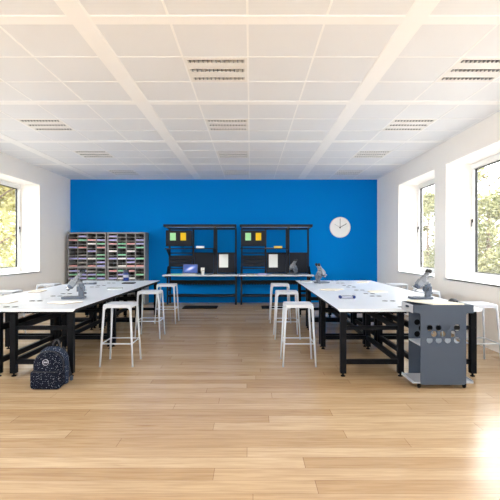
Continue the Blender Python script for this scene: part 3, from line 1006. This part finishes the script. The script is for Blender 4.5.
pad_on_table('white notebook at the front of the left tables by the picture edge', [(-4, 304.2), (8, 303.8), (18, 301.5), (2, 302)], group='notebooks on the tables')
pad_on_table('brown edged notebook on the left tables between the two window side stools', [(28, 292.8), (40, 292.5), (47, 290.4), (34, 290.6)], group='notebooks on the tables', top='cream')
pad_on_table('white notebook before the base of the left microscope', [(47, 303.4), (63, 304.4), (83, 302.2), (68, 301.3)], group='notebooks on the tables')
pad_on_table('cream notebook in the middle of the right tables', [(319.5, 290.2), (335, 290.8), (343.5, 289.6), (328, 289)], group='notebooks on the tables', top='cream')
pad_on_table('cream notebook on the far window side of the right tables', [(357, 283.0), (367, 282.9), (370, 281.8), (361, 281.8)], group='notebooks on the tables', top='cream')
# round cream paper mat
o = MB(); o.lathe([(0, 0), (0.145, 0), (0.15, 0.006), (0.145, 0.012), (0.125, 0.014), (0, 0.010)], n=40)
p = px(377.5, 292.0); o = o.build('round_tray', M['cream'], None, (p[0], p[1], ZI))
tag(o, 'round cream tray on the window side of the right tables', 'tray')
def dish(label, x, y, rad, m='dishglass'):
    r_ = thing('petri_dish', label, 'dish', (*px(x, y), ZI), group='glass dishes')
    q = MB(); q.lathe([(0, 0), (rad, 0), (rad, 0.022), (rad-0.004, 0.022), (rad-0.005, 0.004), (0, 0.004)], n=40); q.build('glass_bowl', M[m], r_)
    q = MB(); q.lathe([(rad-0.005, 0.0215), (rad+0.003, 0.0215), (rad+0.003, 0.026), (rad-0.005, 0.026), (rad-0.005, 0.0215)], n=40); q.build('rim', M['grommet'], r_)
    q = MB(); q.lathe([(0, 0.0045), (rad*0.8, 0.0045), (rad*0.8, 0.010), (0, 0.010)], n=32); q.build('contents', M['greyp'], r_)
    return r_
dish('round glass dish at the aisle edge of the left tables', 115, 289.5, 0.125)
dish('round glass dish at the far aisle corner of the right tables', 306.5, 282.0, 0.13)
o = MB(); o.prism(rrect(-0.118, 0.118, -0.10, 0.10, 0.03), 0.014)
p = px(128.8, 283.4); o = o.build('flat_tray', M['rubber'], None, (p[0], p[1], ZI), 0.004)
tag(o, 'flat black tray at the far end of the left tables', 'tray')
r = thing('storage_jar', 'navy jar with a pale label at the far end of the left tables', 'jar', (-2.60, 9.28, ZI))
q = MB(); q.lathe([(0, 0), (0.055, 0), (0.059, 0.005), (0.059, 0.15), (0.05, 0.17), (0.045, 0.175)], n=32); q.build('jar_body', M['navyglass'], r)
q = MB(); q.lathe([(0.0597, 0.07), (0.0604, 0.07), (0.0604, 0.125), (0.0597, 0.125)], n=32); q.build('jar_label', M['labelp'], r)
q = MB(); q.lathe([(0.05, 0.172), (0.056, 0.174), (0.056, 0.222), (0.05, 0.227), (0, 0.228)], n=32); q.build('jar_lid', M['bezel'], r)
# grey instrument case behind left microscope
r = thing('instrument_case', 'grey flat case on the left tables behind the microscope', 'case', (*px(89, 284.3), ZI))
q = MB(); q.prism(rrect(-0.12, 0.12, -0.08, 0.08, 0.015), 0.03); q.build('case_base', M['sc_mid'], r, bevel=0.003)
q = MB(); q.prism(rrect(-0.118, 0.118, -0.078, 0.078, 0.015), 0.012, (), lambda u, v, w: (u, v, w+0.0305)); q.build('case_lid', M['slate_in'], r, bevel=0.003)
q = MB(); q.box(-0.02, 0.02, -0.086, -0.08, 0.02, 0.036); q.build('latch', M['sc_metal'], r)
# pencil tray
r = thing('pencil_case', 'pale pencil case with navy ends on the right tables', 'pencil case', (*px(347, 298.6), ZI))
q = MB()
prof = [(-0.085, 0.02), (-0.07, 0.034), (0, 0.038), (0.07, 0.034), (0.085, 0.02)]
def blob(mb, x0, x1, ry, rz, n=16, m=8, e=0.6):
    vs = []; fs = []
    for i in range(m+1):
        t = -1 + 2*i/m
        k = max(0.25, (1-abs(t)**4)**0.5)
        for j in range(n):
            a = 2*PI*j/n
            ca, sa = math.cos(a), math.sin(a)
            vs.append((x0+(x1-x0)*i/m, ry*k*math.copysign(abs(ca)**e, ca), rz + rz*k*math.copysign(abs(sa)**e, sa)))
    for i in range(m):
        for j in range(n):
            fs.append((i*n+j, i*n+(j+1) % n, (i+1)*n+(j+1) % n, (i+1)*n+j))
    mb.add(vs, fs, 0, True)
    mb.add(vs[:n], [tuple(reversed(range(n)))], 0); mb.add(vs[-n:], [tuple(range(n))], 0)
blob(q, -0.085, 0.085, 0.045, 0.02); q.build('pouch', M['labelp'], r)
for sx in (-1, 1):
    q = MB(); a, b = sorted((sx*0.07, sx*0.112)); blob(q, a, b, 0.046, 0.021); q.build('end_cap', M['navyglass'], r)
q = MB(); q.box(-0.07, 0.07, -0.002, 0.002, 0.0395, 0.042); q.build('zip', M['grommet'], r)

# ================================================================== BACKPACK
def pack_shell(w, h, d, r_top, r_bot, taper=0.93, bulge=0.0, yo=0.0, zo=0.0, rings=10, n=14):
    """rounded-top bag section swept front (-y) to back (+y) with soft rounded front edge."""
    mb = MB()
    def outline(k):
        ww, hh = w/2*k, h
        pts = []
        pts += [(x, z) for x, z in arc(ww-r_bot, r_bot, r_bot, -90, 0, 5)]
        rt = min(r_top, ww)
        pts += [(x, z) for x, z in arc(ww-rt, hh-rt, rt, 0, 90, n)]
        pts += [(x, z) for x, z in arc(-ww+rt, hh-rt, rt, 90, 180, n)]
        pts += [(x, z) for x, z in arc(-ww+r_bot, r_bot, r_bot, 180, 270, 5)]
        return pts
    cz = h*0.5
    secs = []
    rr = min(0.05, d*0.45)
    for i in range(6):
        a = PI/2*i/5
        secs.append((-d/2 + rr*(1-math.sin(a)), 1.0 - (rr/(w/2))*(1-math.cos(a))*1.0))
    secs = [(-d/2 + rr*(1-math.sin(PI/2*i/5)), 1.0-(rr/(w/2))*(1-math.cos(PI/2*i/5))) for i in range(6)]
    secs.reverse()
    # front ring small -> full
    secs = [(-d/2 + rr*(1-math.cos(PI/2*i/5)), 1.0-(rr/(w/2))*(1-math.sin(PI/2*i/5))) for i in range(6)]
    secs += [(0.0, 1.0), (d/2-rr*0.6, taper)]
    secs += [(d/2 - rr*0.6 + rr*0.6*math.sin(PI/2*i/4), taper - (rr*0.6/(w/2))*(1-math.cos(PI/2*i/4))) for i in range(1, 5)]
    base = outline(1.0)
    m_ = len(base)
    vs = []
    for y, k in secs:
        for x, z in base:
            vs.append((x*k, y+yo, zo + max(0.0, cz + (z-cz)*(k if z > cz else (k*0.5+0.5)))))
    fs = []
    for i in range(len(secs)-1):
        for j in range(m_):
            fs.append((i*m_+j, i*m_+(j+1) % m_, (i+1)*m_+(j+1) % m_, (i+1)*m_+j))
    mb.add(vs, fs, 0, True)
    # slightly domed front cap
    f = vs[:m_]
    c0 = len(mb.v)
    mid = (sum(p[0] for p in f)/m_, f[0][1]-bulge, zo+cz)
    inner = [((p[0]*0.55), p[1]-bulge*0.75, mid[2]+(p[2]-mid[2])*0.55) for p in f]
    mb.add(f + inner + [mid], [(j, m_+j, m_+(j+1) % m_, (j+1) % m_) for j in range(m_)] + [(m_+j, 2*m_, m_+(j+1) % m_) for j in range(m_)], 0, True)
    mb.add(vs[-m_:], [tuple(range(m_))], 0)
    return mb
r = thing('backpack', 'navy speckled backpack on the floor by the left tables', 'backpack', (-2.062, 4.60, 0.001))
pack_shell(0.318, 0.395, 0.12, 0.148, 0.03, 0.92, 0.0, 0.05, 0.0).build('back_compartment', M['pack_side'], r)
pack_shell(0.295, 0.362, 0.13, 0.138, 0.035, 1.0, 0.01, -0.06, 0.0).build('main_compartment', M['pack'], r)
pack_shell(0.308, 0.185, 0.07, 0.035, 0.035, 1.0, 0.008, -0.125, 0.0).build('front_pocket', M['pack'], r)
q = MB(); pts = [(0.118*math.cos(a)*1.0, -0.128, 0.23+0.135*math.sin(a)) for a in [PI*i/20 for i in range(21)]]
q = MB()
zp = [(-0.146, -0.062, 0.17)] + [(0.146*math.cos(a), -0.062, 0.222+0.140*math.sin(a)) for a in [PI - PI*i/20 for i in range(21)]] + [(0.146, -0.062, 0.17)]
q.tube(zp, 0.010, 8); q.build('zip', M['pack_trim'], r)
q = MB(); q.tube([(-0.13, -0.158, 0.178), (0, -0.167, 0.18), (0.13, -0.158, 0.178)], 0.005, 8); q.build('pocket_zip', M['pack_trim'], r)
q = MB(); q.tube([(0.035+0.036*math.cos(a), 0.04, 0.388+0.075*math.sin(a)) for a in [PI*i/12 for i in range(13)]], 0.009, 8); q.build('carry_handle', M['pack_trim'], r)
for sx in (-1, 1):
    q = MB(); q.tube([(sx*0.07, 0.115, 0.37), (sx*0.09, 0.15, 0.30), (sx*0.105, 0.16, 0.2), (sx*0.13, 0.145, 0.1), (sx*0.155, 0.12, 0.04)], 0.013, 8)
    q.build('shoulder_strap', M['pack_trim'], r)
q = MB(); q.box(0.15, 0.178, 0.085, 0.125, 0.02, 0.065); q.build('strap_buckle', M['slate'], r, bevel=0.004)
# emblem: ring with two lobed bars
e = MB()
n = 32
def emb(x, z): return (-0.0 + x, -0.1335, 0.272 + z)
R1, R2 = 0.034, 0.028
vs = [];
for i in range(n):
    a = 2*PI*i/n
    vs.append(emb(R1*math.cos(a), R1*math.sin(a))); vs.append(emb(R2*math.cos(a), R2*math.sin(a)))
e.add(vs, [(2*i, 2*i+1, (2*i+3) % (2*n), (2*i+2) % (2*n)) for i in range(n)])
em = e
t = MB()
def ringprism(ro, ri, yb, th):
    t.prism(circle(0, 0, ro, 32), th, [circle(0, 0, ri, 32)], lambda u, v, w: (u, yb-w, 0.268+v))
ringprism(0.030, 0.0272, -0.128, 0.011)
for x in (-0.009, 0.009):
    t.prism(rrect(x-0.0085, x+0.0085, -0.006, 0.006, 0.005, 4), 0.011, [rrect(x-0.004, x+0.004, -0.002, 0.002, 0.0015, 2)], lambda u, v, w: (u, -0.128-w, 0.268+v))
t.build('emblem', M['emblem'], r)

# ================================================================== OUTSIDE
tag(MB().box(-60, XL-T-0.02, -20, 80, -0.45, -0.25).build('ground', M['ground']), kind='structure')
o = MB().box(XR+T+0.02, 60, -20, 80, -0.45, -0.25).build('ground', M['ground']); tag(o, kind='structure')
def tree(name, label, x, y, h, rad, leaf, n, seed, lsize=0.14):
    rnd = random.Random(seed)
    r_ = thing(name, label, 'tree', (x, y, -0.26), group='trees outside the windows')
    tk = MB()
    tk.tube([(0, 0, 0), (0.05, 0.03, h*0.2), (-0.04, 0.05, h*0.42), (0.03, 0, h*0.7), (0, 0, h*0.92)], [h*0.024, h*0.02, h*0.015, h*0.009, h*0.003], 10)
    cl = []
    for k in range(26):
        a = rnd.uniform(0, 2*PI); zz = rnd.uniform(0.10, 0.97)
        rr = rad*math.sqrt(max(0.05, 1-((zz-0.5)/0.55)**2))*rnd.uniform(0.25, 0.95)
        p = Vector((rr*math.cos(a), rr*math.sin(a), zz*h))
        cl.append((p, rnd.uniform(0.28, 0.5)*rad))
        tk.tube([(0, 0, max(0.1*h, zz*h-rr*0.7)), (p.x*0.5, p.y*0.5, zz*h-rr*0.28), tuple(p)], [h*0.006, h*0.004, h*0.0015], 6)
    tk.build('trunk', M['bark'], r_)
    lf = MB()
    V = []; F = []
    for k in range(n):
        c_, cr = rnd.choice(cl)
        d = Vector((rnd.gauss(0, 1), rnd.gauss(0, 1), rnd.gauss(0, 1))).normalized()*cr*rnd.random()**0.45
        p = c_ + Vector((d.x, d.y, d.z*0.75))
        u = Vector((rnd.gauss(0, 1), rnd.gauss(0, 1), rnd.gauss(0, 0.7))).normalized()
        w = u.orthogonal().normalized()
        w = (Matrix.Rotation(rnd.uniform(0, 2*PI), 3, u) @ w)
        s_ = lsize*rnd.uniform(0.6, 1.2)
        o_ = len(V)
        V += [p-u*s_, p+w*s_*0.45-u*s_*0.1, p+u*s_, p-w*s_*0.45-u*s_*0.1]
        F.append((o_, o_+1, o_+2, o_+3))
    lf.add(V, F, 0, False)
    lf.build('crown', leaf, r_, fixn=False)
    return r_
tree('leafy_tree', 'yellow green leafy tree filling the left window', -11.6, 18.6, 8.5, 2.9, M['leafL'], 18000, 1, 0.16)
tree('leafy_tree', 'yellow green leafy tree at the outer edge of the left window', -13.2, 26.0, 9.0, 3.0, M['leafL'], 16000, 2, 0.18)
tree('leafy_tree', 'low olive bushy tree low in the near right window', 12.9, 24.0, 4.6, 1.9, M['leafR'], 8000, 3, 0.12)
tree('leafy_tree', 'tall thin crowned tree behind the low bushy one in the near right window', 17.0, 31.6, 7.6, 2.6, M['leafR'], 6500, 4, 0.14)
tree('leafy_tree', 'olive leafy tree seen through the far right window', 11.6, 29.0, 5.2, 1.8, M['leafR'], 7000, 5, 0.12)

# ================================================================== LIGHT
w = bpy.data.worlds.new('sky'); SC.world = w
w.use_nodes = True
nt = w.node_tree
bg = nt.nodes['Background']
sky = nt.nodes.new('ShaderNodeTexSky')
sky.sky_type = 'NISHITA'
sky.sun_disc = False
sky.sun_elevation = math.radians(48)
sky.sun_rotation = math.radians(180)
sky.air_density = 1.0; sky.dust_density = 4.0; sky.ozone_density = 1.0
mixw = nt.nodes.new('ShaderNodeMix'); mixw.data_type = 'RGBA'
mixw.inputs[0].default_value = 0.985
mixw.inputs[7].default_value = (0.975, 0.98, 0.985, 1)   # hazy bright overcast
nt.links.new(sky.outputs[0], mixw.inputs[6])
nt.links.new(mixw.outputs[2], bg.inputs['Color'])
bg.inputs['Strength'].default_value = 3.25
sun = bpy.data.lights.new('sun', 'SUN'); sun.energy = 6.5; sun.angle = math.radians(2); sun.color = (1.0, 0.95, 0.86)
so = bpy.data.objects.new('sun', sun); COL.objects.link(so)
so.rotation_euler = Vector((0.0, 0.74, -0.67)).to_track_quat('-Z', 'Y').to_euler()
SC.cycles.max_bounces = 14
SC.cycles.diffuse_bounces = 8
SC.cycles.glossy_bounces = 4
SC.cycles.transparent_max_bounces = 12
SC.cycles.sample_clamp_indirect = 8.0
SC.cycles.use_denoising = True

# ================================================================== CAMERA
cam = bpy.data.cameras.new('camera')
cam.sensor_width = 36.0
cam.lens = 444.0/500.0*36.0
cam.shift_x = -0.001
co = bpy.data.objects.new('camera', cam); COL.objects.link(co)
co.location = (0, 0, 1.4); co.rotation_euler = (PI/2, 0, 0)
SC.camera = co
SC.view_settings.view_transform = 'Standard'
SC.view_settings.look = 'None'
SC.view_settings.gamma = 1.0
SC.view_settings.exposure = 1.45
